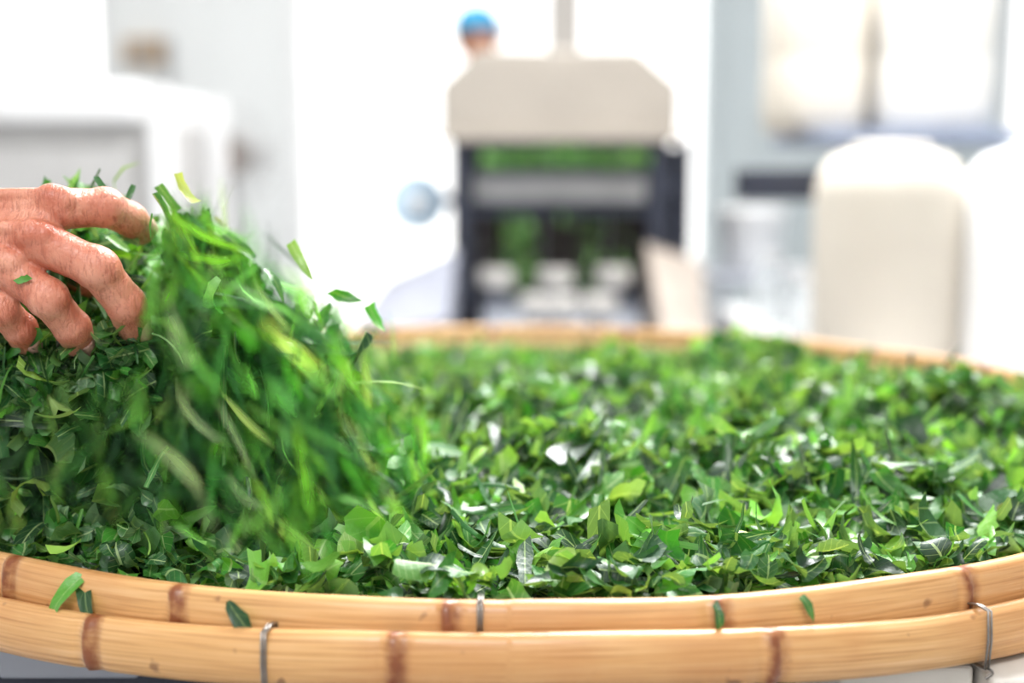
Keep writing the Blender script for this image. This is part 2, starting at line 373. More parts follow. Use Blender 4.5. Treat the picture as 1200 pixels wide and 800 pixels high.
T=6
def build_leaves(name,pos,nrm,L,W,typ,bend,cup,tw,col,flag,m,parent,axis=None,zmin=None):
    n=len(pos)
    nrm=nrm/np.linalg.norm(nrm,axis=1,keepdims=True)
    rv=rng.normal(size=(n,3)) if axis is None else axis
    a=rv-(rv*nrm).sum(1,keepdims=True)*nrm; a/=np.linalg.norm(a,axis=1,keepdims=True)+1e-9
    b=np.cross(nrm,a)
    t=np.linspace(0,1,T)
    pr=np.stack([np.array([.92,1,1,1,1,.9]),
                 np.array([1,1,.92,.74,.45,.04]),
                 np.array([.1,.7,1,.95,.62,.04]),
                 np.array([.75,1,.96,1.05,.9,.55])])
    P=pr[typ]*(1+rng.normal(size=(n,T))*.09)
    slant=rng.normal(size=n)*.6
    V=np.zeros((n,T,3,3)); UV=np.zeros((n,T,3,3))
    bend=np.where(np.abs(bend)<.05,.05,bend)
    for k,s in enumerate((-1,0,1)):
        wj=P*(1+rng.normal(size=(n,T))*.08)
        y=s*W[:,None]/2*wj
        th=bend[:,None]*(t-.5)[None]
        x=np.sin(th)/bend[:,None]*L[:,None]+(slant*s*.5*W)[:,None]*np.where((typ==1)|(typ==2),.2,1)[:,None]
        z=(1-np.cos(th))/bend[:,None]*L[:,None]+(cup*W)[:,None]*(abs(s))*.5*wj
        an=tw[:,None]*(t-.5)[None]
        y2=y*np.cos(an)-z*np.sin(an)*.3; z2=y*np.sin(an)+z
        V[:,:,k]=pos[:,None]+a[:,None]*x[...,None]+b[:,None]*y2[...,None]+nrm[:,None]*z2[...,None]
        UV[:,:,k,0]=t[None]; UV[:,:,k,1]=s; UV[:,:,k,2]=flag[:,None]
    if zmin is not None: V[...,2]=np.maximum(V[...,2],zmin)
    q=[]
    for i in range(T-1):
        for k in range(2): q.append((i*3+k,(i+1)*3+k,(i+1)*3+k+1,i*3+k+1))
    q=np.array(q); F=(q[None]+(np.arange(n)*T*3)[:,None,None]).reshape(-1)
    me=bpy.data.meshes.new(name); me.vertices.add(n*T*3); me.vertices.foreach_set('co',V.reshape(-1).astype(np.float32))
    nf=len(F)//4; me.loops.add(len(F)); me.loops.foreach_set('vertex_index',F.astype(np.int32))
    me.polygons.add(nf); me.polygons.foreach_set('loop_start',np.arange(nf,dtype=np.int32)*4)
    me.polygons.foreach_set('loop_total',np.full(nf,4,dtype=np.int32))
    me.update(calc_edges=True); me.shade_smooth()
    ca=me.attributes.new('leafcol','FLOAT_COLOR','POINT')
    C=np.ones((n,T*3,4),dtype=np.float32); C[:,:,:3]=col[:,None]
    ca.data.foreach_set('color',C.reshape(-1))
    ua=me.attributes.new('leafuv','FLOAT_VECTOR','POINT'); ua.data.foreach_set('vector',UV.reshape(-1).astype(np.float32))
    me.materials.append(m); me.validate()
    return link(bpy.data.objects.new(name,me),parent)
def palette(n,bright=0.0,cap=None):
    base=np.array([[.007,.045,.012],[.017,.095,.018],[.038,.175,.024],[.085,.285,.030],[.17,.42,.05],[.29,.51,.09],[.40,.50,.16]])
    p=np.array([.22,.27,.23,.15,.09,.035,.004]); p=p+bright*np.array([-.14,-.14,0,.14,.14,.0,.0])
    if cap: p[cap:]=0
    p=np.clip(p,0,1);p/=p.sum()
    c=base[rng.choice(len(base),n,p=p)]
    return c*np.exp(rng.normal(size=(n,1))*.22)*np.exp(rng.normal(size=(n,3))*.06)
def params(n):
    typ=rng.choice(4,n,p=[.46,.22,.08,.24])
    L=np.clip(np.exp(rng.normal(size=n)*.42)*.0305,.010,.066)
    W=np.clip(np.exp(rng.normal(size=n)*.42)*.0118,.004,.028)
    thin=rng.random(n)<.28; W=np.where(thin,W*.34,W); L=np.where(thin,L*1.4,L)
    return typ,L,W,rng.normal(size=n)*1.7,rng.normal(size=n)*.48,rng.normal(size=n)*1.3,rng.random(n)
n=27000
r=.576*np.sqrt(rng.random(n)); a=rng.random(n)*2*np.pi; x=r*np.cos(a); y=r*np.sin(a)
e=.002
nx=-(hgt(x+e,y)-hgt(x-e,y))/(2*e); ny=-(hgt(x,y+e)-hgt(x,y-e))/(2*e)
nrm=np.stack([nx,ny,np.ones(n)],1); nrm/=np.linalg.norm(nrm,axis=1,keepdims=True)
nrm=nrm+rng.normal(size=(n,3))*np.array([.62,.62,.2])
far=1-.5*np.clip((y-.0)/.3,0,1)
pos=np.stack([x,y,hgt(x,y)+far*rng.random(n)**1.8*.028-.010],1)
typ,L,W,bd,cp,tw,fl=params(n)
edge=r>.545
L=np.where(edge,np.minimum(L,.020),L); 
build_leaves('leaf_shreds',pos,nrm,L,W,typ,bd,cp,tw,palette(n),fl,M_leaf,heap,zmin=ZR-.047)
sp=[(-.395,.6035,.055,.010,.55),(-.425,.604,.035,.008,-.6),(-.24,.6025,.030,.009,.9),(.178,.6035,.014,.005,.1),(.262,.6035,.016,.005,.3)]
n=len(sp); pos=[];nr=[];ax=[]
for a_,r_,l_,w_,k_ in sp:
    pos.append((r_*math.sin(a_)*1.010,-r_*math.cos(a_)*1.010,ZR-.002-l_*.3)); nr.append((math.sin(a_),-math.cos(a_),.45)); ax.append((k_,0,-1.0))
one=np.ones(n)
build_leaves('spilling_shreds',np.array(pos),np.array(nr),np.array([s[2] for s in sp]),np.array([s[3] for s in sp]),np.array([1,0,2,0,1]),one*-1.3,one*.25,one*.8,palette(n,0,4),one*.3,M_leaf,heap,np.array(ax))

# lifted clump
clump=empty('lifted_leaf_clump')
def xr(z): return np.interp(z,[.78,.846,.905,.963,1.02],[-.115,-.135,-.155,-.195,-.245])
def topz(x): return np.interp(x,[-.36,-.335,-.32,-.29,-.265,-.24,-.2,-.16],[.965,.978,1.0,1.020,1.026,1.008,.968,.91])
n=13500
z=.79+.245*rng.random(n)
u=rng.random(n)**1.1
x=xr(z)-.025-u*.30
keep=rng.random(n)<np.clip((u-.05)/.38,0.010,1)
yc=np.interp(z,[.79,.88,1.03],[-.38,-.370,-.370]); 
y=yc+rng.normal(size=n)*np.interp(z,[.79,.9,1.03],[.055,.042,.032])
keep&=z<topz(x)+rng.normal(size=n)*.006
keep&=(x*x+y*y<.565**2)
keep&=~((z>.90)&(y<-.432))
keep&=~((x<-.30)&(z<.995)&(y<-.36)&(z>.93))
x,y,z=x[keep],y[keep],z[keep]; n=len(x)
nrm=rng.normal(size=(n,3))+np.array([.2,-.7,.5])
typ,L,W,bd,cp,tw,fl=params(n)
build_leaves('clump_shreds',np.stack([x,y,z],1),nrm,L*.9,W*.9,typ,bd,cp,tw,palette(n,-.10),fl,M_leaf,clump,zmin=ZR-.03)
n=800
cx=rng.uniform(-.33,-.225,n); cz=rng.uniform(.865,.925,n); cy=rng.uniform(-.470,-.43,n)
typ,L,W,bd,cp,tw,fl=params(n)
build_leaves('shreds_under_fingers',np.stack([cx,cy,cz],1),rng.normal(size=(n,3))+np.array([0,-.8,.3]),L*.75,W*.75,typ,bd,cp,tw,palette(n,-.1,4),fl,M_leaf,clump)
pp=np.array([(-.2835,-.5035,.9610),(-.243,-.430,1.006),(-.252,-.452,1.0145)])
build_leaves('shreds_on_hand',pp,np.array([(0,-1,.2),(.3,-.8,.5),(0,-.6,.8)]),np.array([.009,.020,.018]),np.array([.004,.004,.004]),np.array([0,1,0]),np.array([.3,.6,.5]),np.array([.2]*3),np.array([.4]*3),palette(3,0),np.zeros(3),M_leaf,clump)
n=240
fz=rng.uniform(.80,.99,n); fx=xr(fz)+rng.normal(size=n)*.030; fy=-.385+rng.normal(size=n)*.04
k=fz<topz(fx)+.012; fx,fy,fz=fx[k],fy[k],fz[k]; n=len(fx)
typ,L,W,bd,cp,tw,fl=params(n)
axd=np.stack([rng.normal(size=n)*.7+.4,rng.normal(size=n)*.3,-np.ones(n)],1)
build_leaves('falling_shreds',np.stack([fx,fy,fz],1),rng.normal(size=(n,3)),L*.8,W*.6,typ,bd,cp,tw,palette(n,.4),fl,M_leaf,clump,axd)
air=[(-.136,.963,.034,.007,(.5,0,-1)),(-.091,.925,.022,.010,(.35,0,-1)),(-.206,1.010,.026,.006,(.4,0,-1)),(-.222,1.006,.020,.006,(.6,0,-.8)),(-.111,.940,.022,.008,(.9,0,-.4)),(-.15,.952,.028,.006,(.3,0,-1)),(-.177,.975,.024,.007,(.8,0,-.7)),(-.126,.925,.020,.008,(-.2,0,-1)),(-.105,.86,.042,.011,(.35,0,-1)),(-.10,.895,.020,.007,(.8,0,-.8))]
pp=np.array([(q[0],-.414+.02*math.sin(i*2.1),q[1]) for i,q in enumerate(air)]); na=len(air)
cl=palette(na,.6)*1.2; cl[1]=(.08,.38,.03); cl[2]=(.42,.50,.12); cl[8]=(.28,.40,.27)
build_leaves('airborne_shreds',pp,np.tile([.2,-1,.5],(na,1))+rng.normal(size=(na,3))*.25,np.array([q[2] for q in air]),np.array([q[3] for q in air]),np.array([1,1,0,0,3,1,0,3,0,1]),rng.normal(size=na)*1.2,np.full(na,.25),rng.normal(size=na)*.8,cl,np.full(na,.4),M_leaf,clump,np.array([q[4] for q in air],dtype=float))
n=4000
fz=rng.uniform(.79,.995,n); u=np.abs(rng.normal(size=n)); fx=xr(fz)+.078-u*.105; fy=-.428+rng.normal(size=n)*.030-.03*np.clip((.90-fz)/.1,0,1)
k=(fz<topz(fx)+.014+np.abs(rng.normal(size=n))*.024)&~((fz>.895)&(fx<-.214))&(fx>-.42)&(fx*fx+fy*fy<.565**2)
k&=rng.random(n)<np.clip(1.1-(fx-xr(fz)+.025)/.085,.08,1)
fz,fx,fy=fz[k],fx[k],fy[k]; n=len(fx)
typ,L,W,bd,cp,tw,fl=params(n)
sl_=np.interp(fx,[-.34,-.26,-.2,-.13],[-.3,.05,.35,.55])
axd=np.stack([sl_+rng.normal(size=n)*.50,rng.normal(size=n)*.2,-np.ones(n)],1)
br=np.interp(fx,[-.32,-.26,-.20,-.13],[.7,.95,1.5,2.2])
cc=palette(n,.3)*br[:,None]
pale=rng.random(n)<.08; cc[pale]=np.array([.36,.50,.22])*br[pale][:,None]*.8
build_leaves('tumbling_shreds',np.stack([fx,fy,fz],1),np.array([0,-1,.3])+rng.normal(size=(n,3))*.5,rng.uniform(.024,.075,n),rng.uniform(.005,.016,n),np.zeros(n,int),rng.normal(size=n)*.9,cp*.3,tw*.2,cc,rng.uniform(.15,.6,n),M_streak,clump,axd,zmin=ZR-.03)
n=750
fx=rng.uniform(-.40,-.20,n); fz=rng.uniform(.805,.892,n); fy=rng.uniform(-.478,-.44,n); k=fx*fx+fy*fy<.565**2; fx,fy,fz=fx[k],fy[k],fz[k]; n=len(fx)
axd=np.stack([rng.normal(size=n)*.45,rng.normal(size=n)*.15,-np.ones(n)],1)
build_leaves('tumbling_shreds_low',np.stack([fx,fy,fz],1),np.array([0,-1,.3])+rng.normal(size=(n,3))*.4,rng.uniform(.025,.06,n),rng.uniform(.006,.016,n),np.zeros(n,int),rng.normal(size=n)*.8,np.full(n,.1),np.full(n,.1),palette(n,-.1),rng.uniform(.2,.6,n),M_streak,clump,axd,zmin=ZR-.03)

# ------------------------------------------------------------ hand
def sweep(pts,rad,seg=20,sub=8):
    pts=[Vector(p) for p in pts]; P=[];Rr=[]
    n=len(pts)
    for i in range(n-1):
        p0=pts[max(i-1,0)];p1=pts[i];p2=pts[i+1];p3=pts[min(i+2,n-1)]
        for k in range(sub):
            t=k/sub
            P.append(.5*((2*p1)+(p2-p0)*t+(2*p0-5*p1+4*p2-p3)*t*t+(3*p1-p0-3*p2+p3)*t**3)); 
            tt=t*t*(3-2*t); Rr.append(rad[i]*(1-tt)+rad[i+1]*tt)
    P.append(pts[-1]);Rr.append(rad[-1])
    d0=(P[0]-P[1]).normalized(); d1=(P[-1]-P[-2]).normalized()
    pre=[(P[0]+d0*Rr[0]*math.sin(a),Rr[0]*math.cos(a)) for a in (1.5,1.2,.8,.4)]
    post=[(P[-1]+d1*Rr[-1]*math.sin(a),Rr[-1]*math.cos(a)) for a in (.4,.8,1.2,1.5)]
    allp=pre+list(zip(P,Rr))+post
    vs=[];fs=[]; up=Vector((0,0,1)); prev=None
    for i,(p,r_) in enumerate(allp):
        a=allp[max(i-1,0)][0]; b=allp[min(i+1,len(allp)-1)][0]; t=(b-a).normalized()
        if prev is None: s=t.cross(up).normalized()
        else: s=(prev-prev.dot(t)*t).normalized()
        prev=s; w=t.cross(s)
        for k in range(seg):
            an=2*math.pi*k/seg; vs.append(p+s*math.cos(an)*r_+w*math.sin(an)*r_)
    m_=len(allp)
    for i in range(m_-1):
        for k in range(seg):
            l=(k+1)%seg; fs.append((i*seg+k,i*seg+l,(i+1)*seg+l,(i+1)*seg+k))
    fs.append(tuple(range(seg))[::-1]); fs.append(tuple((m_-1)*seg+k for k in range(seg)))
    return vs,fs
fingers={
 'index':[(-.272,-.472,1.001),(-.250,-.455,1.001),(-.2415,-.432,.993),(-.2405,-.414,.985)],
 'middle':[(-.280,-.486,.982),(-.246,-.486,.966),(-.2335,-.473,.943),(-.2335,-.457,.925)],
 'ring':[(-.298,-.489,.967),(-.2735,-.493,.949),(-.2650,-.479,.930),(-.267,-.461,.918)],
 'little':[(-.320,-.481,.957),(-.303,-.489,.942),(-.2970,-.477,.929),(-.300,-.461,.919)]}
wrist=Vector((-.388,-.460,.985))
arm=empty('worker_hand')
VS=[];FS=[]
def add(vf):
    o=len(VS); VS.extend(vf[0]); FS.extend([tuple(i+o for i in f) for f in vf[1]])
fr={'index':(.0134,.0125,.0110,.0096),'middle':(.0138,.0132,.0122,.0105),'ring':(.0128,.0122,.0113,.0098),'little':(.0118,.0111,.0103,.0090)}
for k,j in fingers.items():
    f=fr[k]; j=[Vector(q) for q in j]
    pts=[j[0],j[0].lerp(j[1],.35),j[0].lerp(j[1],.7),j[1],j[1].lerp(j[2],.35),j[1].lerp(j[2],.7),j[2],j[2].lerp(j[3],.4),j[3]]
    add(sweep(pts,[f[0],f[0]*.92,f[0]*.89,f[1]*1.05,f[1]*.90,f[1]*.89,f[2]*1.04,f[2]*.95,f[3]]))
    w=wrist+(j[0]-Vector(fingers['middle'][0]))*.35
    add(sweep([w,w.lerp(j[0],.5)+Vector((0,.004,.0)),j[0]],[.0175,.0160,.0130]))
    kd=Vector((.1,-.75,.6)) if k!='index' else Vector((.0,-.55,.8))
    kd.normalize()
    kp=j[0]+kd*f[0]*.46
    add(sweep([kp+Vector((-.003,0,0)),kp+Vector((.004,0,-.001))],[.0104,.0095]))
    add(sweep([w.lerp(j[0],.25)+kd*.0150,w.lerp(j[0],.6)+kd*.0147,kp+kd*.003],[.0032,.0038,.0050],12))
    add(sweep([w+Vector((.004,.012,-.002)),j[0]+Vector((-.006,.012,-.003))],[.015,.012]))
fk=list(fingers.keys())
for a_,b_ in zip(fk[:-1],fk[1:]):
    p=(Vector(fingers[a_][0])+Vector(fingers[b_][0]))/2
    add(sweep([wrist,wrist.lerp(p,.6)+Vector((0,.005,0)),p+Vector((-.003,.002,0))],[.017,.0150,.0115]))
th=[(-.360,-.444,.994),(-.328,-.424,.990),(-.298,-.412,.972),(-.278,-.408,.950)]
add(sweep(th,[.017,.0135,.0118,.0100]))
add(sweep([(-.345,-.446,.994),(-.300,-.450,.992)],[.015,.010]))
add(sweep([wrist+Vector((.012,0,0)),wrist+Vector((-.02,-.001,.002)),(-.46,-.468,.995),(-.56,-.488,1.02),(-.68,-.51,1.05)],[.022,.0245,.030,.038,.042],28))
hand=mesh_obj('hand_and_forearm',VS,FS,M_skin,arm,True)
rm=hand.modifiers.new('remesh','REMESH'); rm.mode='VOXEL'; rm.voxel_size=.0012; rm.use_smooth_shade=True
sm=hand.modifiers.new('smooth','SMOOTH'); sm.factor=.5; sm.iterations=5
for k,j in fingers.items():
    j=[Vector(q) for q in j]; ax=(j[3]-j[2]).normalized(); d=j[2]-(j[1]+j[3])/2; d=(d-d.dot(ax)*ax).normalized(); s=ax.cross(d)
    r_=fr[k][3]; c=j[2].lerp(j[3],.80)+d*r_*.66
    vs=[];fs=[]
    for i in range(9):
        for q in range(9):
            uu=(i/8-.5)*2; vv=(q/8-.5)*2
            x_=uu*.0062*math.sqrt(1-vv*vv*.25); y_=vv*.0056
            vs.append(c+ax*x_*1.1+s*y_+d*(.0046-.0030*vv*vv-.0006*uu*uu))
    for i in range(8):
        for q in range(8): fs.append((i*9+q,(i+1)*9+q,(i+1)*9+q+1,i*9+q+1))
    o=mesh_obj('nail_'+k,vs,fs,M_nail,arm,True); md=o.modifiers.new('s','SOLIDIFY'); md.thickness=.0006
sl=sweep([(-.60,-.496,1.031),(-.66,-.507,1.045),(-.75,-.53,1.07)],[.050,.054,.060],28)
mesh_obj('rolled_sleeve',sl[0],sl[1],M_shirt,arm,True)

# ------------------------------------------------------------ leaf cutting machine
mc=empty('leaf_cutting_machine')
F=2.77
prism('hopper_hood',[(-.224,1.13),(.52,1.13),(.52,1.285),(.39,1.395),(-.108,1.395),(-.224,1.285)],F-.02,F+.75,M_hop,mc,.01)
box('hood_lip',(-.235,F-.05,1.115),(.53,F-.01,1.14),M_hop,mc,.004)
box('side_plate_left',(-.19,F-.02,.30),(-.13,F+.75,1.13),M_dark,mc,.006)
box('side_plate_right',(.43,F-.02,.30),(.49,F+.75,1.13),M_dark,mc,.006)
box('back_plate',(-.14,F+.45,.30),(.44,F+.48,1.13),M_brown,mc)
box('top_beam',(-.19,F-.03,1.085),(.49,F+.03,1.118),M_dark,mc,.004)
box('feed_plate',(-.125,F+.02,.925),(.425,F+.04,1.015),M_lt,mc,.008)
box('mid_beam',(-.13,F+.0,.885),(.43,F+.06,.918),M_dark,mc,.004)
for i,z_ in enumerate([.84,.76,.68]): 
    cyl('roller_%d'%i,(-.13,F+.12+.04*i,z_),(.43,F+.12+.04*i,z_),.036,M_brown,mc)
    for q in range(11):
        cyl('blade_%d_%d'%(i,q),(-.11+q*.052,F+.12+.04*i,z_),(-.104+q*.052,F+.12+.04*i,z_),.046,M_steel if q%4==0 else M_brown,mc)
box('lower_beam',(-.19,F-.03,.60),(.49,F+.05,.645),M_dark,mc,.004)
box('black_side_rail',(.53,F+.0,.30),(.565,F+.06,1.12),M_dark,mc,.004)
box('rail_bracket',(.48,F+.0,.95),(.54,F+.06,.99),M_dark,mc)
box('side_gearbox',(.485,F+.08,.70),(.56,F+.5,1.10),M_dark,mc,.01)
for i,(x_,y_) in enumerate([(-.16,F+.02),(.46,F+.02),(-.16,F+.7),(.46,F+.7)]): box('foot_%d'%i,(x_-.04,y_-.04,0),(x_+.04,y_+.04,.31),M_dark,mc,.006)
box('exhaust_duct',(.118,F+.25,1.39),(.228,F+.35,3.4),M_pipe,mc,.01)
cyl('drive_wheel',(-.31,F+.14,.92),(-.31,F+.18,.92),.094,M_disc,mc,seg=48)
cyl('drive_wheel_hub',(-.31,F+.12,.92),(-.31,F+.15,.92),.03,M_white,mc,seg=32)
cyl('drive_shaft',(-.31,F+.16,.92),(-.31,F+.5,.92),.018,M_steel,mc); box('shaft_arm',(-.31,F+.44,.90),(-.13,F+.48,.94),M_steel,mc)
vs=[(-.10,F-.02,.60),(.40,F-.02,.60),(.36,F-.62,.50),(-.06,F-.62,.50)]
o=mesh_obj('discharge_chute',vs,[(0,1,2,3)],M_steel,mc); o.modifiers.new('s','SOLIDIFY').thickness=.01
M_wing=mat('slate_painted_wing',(.26,.27,.32),.6,noise_amt=.15)
vs=[(-.17,F-.02,.78),(-.17,F-.72,.64),(-.44,F-.72,.58),(-.40,F-.0,.68),(-.17,F-.02,.45),(-.17,F-.72,.45),(-.44,F-.72,.45),(-.40,F,.45)]
mesh_obj('left_wing',vs,[(0,3,2,1),(4,5,6,7),(0,1,5,4),(1,2,6,5),(2,3,7,6),(3,0,4,7)],M_wing,mc)
vs=[(.42,F-.02,.80),(.40,F-.72,.58),(.52,F-.72,.56),(.60,F-.0,.74),(.42,F-.02,.42),(.40,F-.72,.42),(.52,F-.72,.42),(.60,F,.42)]
mesh_obj('right_wing',vs,[(0,1,2,3),(4,7,6,5),(0,4,5,1),(1,5,6,2),(2,6,7,3),(3,7,4,0)],M_tan,mc)
for i,(x_,y_) in enumerate([(-.38,F-.64),(-.2,F-.64),(.44,F-.64)]): box('wing_leg_%d'%i,(x_-.02,y_-.02,0),(x_+.02,y_+.02,.46),M_steel,mc)
for i,(x_,y_,z_) in enumerate([(-.05,F-.10,.70),(.135,F-.10,.70),(.315,F-.10,.705),(.075,F-.36,.645),(.135,F-.36,.645),(.25,F-.36,.645)]):
    cyl('knob_%d'%i,(x_,y_,z_-.03),(x_,y_,z_+.02),.056,M_duct,mc,seg=32); cyl('knob_stem_%d'%i,(x_,y_,.55),(x_,y_,z_-.028),.02,M_steel,mc)
n=700
px=rng.uniform(-.10,.42,n); pz=1.035+.055*rng.random(n)*(1-.3*np.abs(px-.15)/.27); py=F-.06+rng.random(n)*.12
typ,L,W,bd,cp,tw,fl=params(n)
build_leaves('leaves_in_feed',np.stack([px,py,pz],1),rng.normal(size=(n,3)),L*1.0,W,typ,bd,cp,tw,palette(n,.8)*1.2,fl,M_leaf,mc)
box('feed_tray',(-.12,F-.06,1.018),(.42,F+.10,1.03),M_dark,mc)
n=200
px=np.concatenate([rng.normal(size=150)*.028+.02,rng.normal(size=50)*.06+.25]); pz=rng.uniform(.64,.88,n); py=F-.03+rng.random(n)*.07
typ,L,W,bd,cp,tw,fl=params(n)
build_leaves('leaves_on_rollers',np.stack([px,py,pz],1),rng.normal(size=(n,3)),L*1.2,W,typ,bd,cp,tw,palette(n,0),fl,M_leaf,mc)

# ------------------------------------------------------------ worker with blue cap
wk=empty('worker_in_blue_cap')
X,Y=-.15,4.35
J={'pel':(X,Y,.92,.14,.11),'sp':(X,Y+.0,1.12,.13,.10),'ch':(X,Y,1.32,.16,.115),'nk':(X-.01,Y-.02,1.45,.06,.06),'hd':(X-.015,Y-.03,1.52,.05,.05),
'shl':(X-.02,Y-.17,1.38,.055,.055),'ell':(X-.06,Y-.26,1.12,.042,.042),'wrl':(X+.08,Y-.40,1.00,.03,.03),'hnl':(X+.13,Y-.46,.98,.035,.02),
'shr':(X+.02,Y+.17,1.38,.055,.055),'elr':(X-.02,Y+.24,1.12,.042,.042),'wrr':(X+.12,Y+.16,1.0,.03,.03),'hnr':(X+.18,Y+.12,.99,.035,.02),
'hil':(X,Y-.09,.86,.09,.09),'knl':(X+.03,Y-.10,.47,.06,.06),'anl':(X,Y-.10,.09,.042,.042),'tol':(X+.15,Y-.11,.035,.035,.03),
'hir':(X,Y+.09,.86,.09,.09),'knr':(X-.01,Y+.10,.47,.06,.06),'anr':(X-.06,Y+.10,.09,.042,.042),'tor':(X+.09,Y+.11,.035,.035,.03)}
E=[('pel','sp'),('sp','ch'),('ch','nk'),('nk','hd'),('ch','shl'),('shl','ell'),('ell','wrl'),('wrl','hnl'),('ch','shr'),('shr','elr'),('elr','wrr'),('wrr','hnr'),('pel','hil'),('hil','knl'),('knl','anl'),('anl','tol'),('pel','hir'),('hir','knr'),('knr','anr'),('anr','tor')]
ks=list(J); me=bpy.data.meshes.new('body'); me.from_pydata([J[k][:3] for k in ks],[(ks.index(a),ks.index(b)) for a,b in E],[])
bo=link(bpy.data.objects.new('body',me),wk)
md=bo.modifiers.new('skin','SKIN'); md.use_smooth_shade=True
for i,k in enumerate(ks): me.skin_vertices[0].data[i].radius=J[k][3:]; 
me.skin_vertices[0].data[0].use_root=True
bo.modifiers.new('sub','SUBSURF').levels=2
cm=bpy.data.materials.new('worker_clothes'); cm.use_nodes=True; nt=cm.node_tree; N=nt.nodes; Lk=nt.links
tc=N.new('ShaderNodeTexCoord'); sp_=N.new('ShaderNodeSeparateXYZ'); Lk.new(tc.outputs['Object'],sp_.inputs[0])
mr=N.new('ShaderNodeMapRange'); mr.inputs[1].default_value=0; mr.inputs[2].default_value=2; Lk.new(sp_.outputs['Z'],mr.inputs[0])
cr=N.new('ShaderNodeValToRGB'); cr.color_ramp.interpolation='CONSTANT'; e=cr.color_ramp.elements
e[0].position=0; e[0].color=(.05,.05,.05,1); e[1].position=.045; e[1].color=(.12,.13,.16,1)
q=e.new(.45); q.color=(.80,.48,.34,1); q=e.new(.715); q.color=(.6,.27,.16,1)
Lk.new(mr.outputs[0],cr.inputs[0]); Lk.new(cr.outputs[0],N['Principled BSDF'].inputs['Base Color']); N['Principled BSDF'].inputs['Roughness'].default_value=.8
me.materials.append(cm)
def sph(name,c,s,m,par,sub=3):
    bm=bmesh.new(); bmesh.ops.create_icosphere(bm,subdivisions=sub,radius=1)
    for v in bm.verts: v.co=Vector((v.co.x*s[0],v.co.y*s[1],v.co.z*s[2]))
    me=bpy.data.meshes.new(name); bm.to_mesh(me); bm.free(); me.materials.append(m); me.shade_smooth()
    o=link(bpy.data.objects.new(name,me),par); o.location=c; return o
M_face=mat('face_skin',(.62,.28,.16),.5,noise_amt=.1)
hc=Vector((X,Y-.03,1.60))
sph('head',hc,(.095,.078,.115),M_face,wk); sph('jaw',hc+Vector((.025,0,-.055)),(.065,.058,.06),M_face,wk)
sph('nose',hc+Vector((.098,0,-.012)),(.018,.014,.024),M_face,wk,2); sph('ear_l',hc+Vector((-.005,-.078,-.01)),(.018,.01,.03),M_face,wk,2); sph('ear_r',hc+Vector((-.005,.078,-.01)),(.018,.01,.03),M_face,wk,2)
for s_ in (-1,1): sph('eye_%d'%(s_+1),hc+Vector((.083,s_*.03,.008)),(.010,.013,.008),M_hair,wk,2)
sph('mouth',hc+Vector((.084,0,-.055)),(.01,.024,.006),M_orange,wk,2); sph('hair',hc+Vector((-.022,0,.01)),(.082,.080,.085),M_hair,wk)
cap=sph('cap_crown',hc+Vector((-.002,0,.045)),(.103,.088,.085),M_blue,wk)
vs=[];fs=[]
for i in range(13):
    a_=-math.pi/2+math.pi*i/12
    vs.append(hc+Vector((.085*math.cos(a_)+.01,.082*math.sin(a_),.04))); vs.append(hc+Vector((.165*math.cos(a_)+.01,.086*math.sin(a_),.028)))
for i in range(12): fs.append((2*i,2*i+1,2*i+3,2*i+2))
o=mesh_obj('cap_peak',vs,fs,M_blue,wk,True); o.modifiers.new('s','SOLIDIFY').thickness=.005

# ------------------------------------------------------------ right side
tb=empty('work_table')
box('table_top',(.62,1.0,.58),(1.9,2.55,.62),M_white,tb,.006)
for i,(x_,y_) in enumerate([(.66,1.05),(1.86,1.05),(.66,2.5),(1.86,2.5)]): box('leg_%d'%i,(x_-.025,y_-.025,0),(x_+.025,y_+.025,.58),M_steel,tb)
rk=empty('storage_rack')
M_shelf=mat('slate_blue_shelf',(.22,.26,.36),.5,noise_amt=.15)
box('upper_shelf',(.70,1.62,1.085),(1.9,2.2,1.115),M_shelf,rk,.004)
box('dark_crossbar',(.53,1.70,.955),(1.9,1.80,1.028),M_dark,rk,.004)
for i,(x_,y_) in enumerate([(.86,1.78),(1.82,1.78),(.86,2.1),(1.82,2.1)]): box('post_%d'%i,(x_-.02,y_-.02,.62),(x_+.02,y_+.02,1.09),M_white,rk)
def jug(name,x0,x1,yc,z0,h,m,dep=.2):
    p=empty(name); cx=(x0+x1)/2; hw=(x1-x0)/2
    lathe('body',[(hw*.86,0),(hw*.96,.012),(hw,.05),(hw,h*.35),(hw*.985,h*.38),(hw,h*.41),(hw,h*.78),(hw*.93,h*.87),(hw*.7,h*.95),(hw*.3,h)],(cx,yc,z0),m,p,48,1,dep/hw,4)
    cyl('neck',(cx,yc,z0+h*.99),(cx,yc,z0+h*1.06),hw*.24,m,p); cyl('screw_cap',(cx,yc,z0+h*1.05),(cx,yc,z0+h*1.12),hw*.30,M_plast2,p)
    curve_tube('handle',[(cx-hw*.2,yc-.04,z0+h*.96),(cx-hw*.45,yc-.04,z0+h*1.07),(cx-hw*.75,yc-.04,z0+h*1.03),(cx-hw*.8,yc-.04,z0+h*.88)],.012,m,p)
    return p
jug('plastic_jerrycan',.630,.862,1.95,1.115,.46,M_beige,.13)
jug('plastic_jerrycan',.872,1.150,1.90,1.115,.46,M_plast,.14)
def drum(name,cx,cy,z0,r_,h,m):
    p=empty(name)
    pr=[(r_*.9,0),(r_*.98,.01),(r_,.03),(r_,h*.5)]
    for i in range(1,13):
        t=i/12*math.pi/2; pr.append((r_*(.55+.45*math.cos(t)**.9 if i<12 else .55),h*(.78+.22*math.sin(t))))
    lathe('body',pr,(cx,cy,z0),m,p,56)
    lathe('lid',[(r_*.5,0),(r_*.52,.004),(r_*.52,.014),(r_*.46,.02),(r_*.1,.022)],(cx,cy,z0+h-.002),m,p,56)
    return p
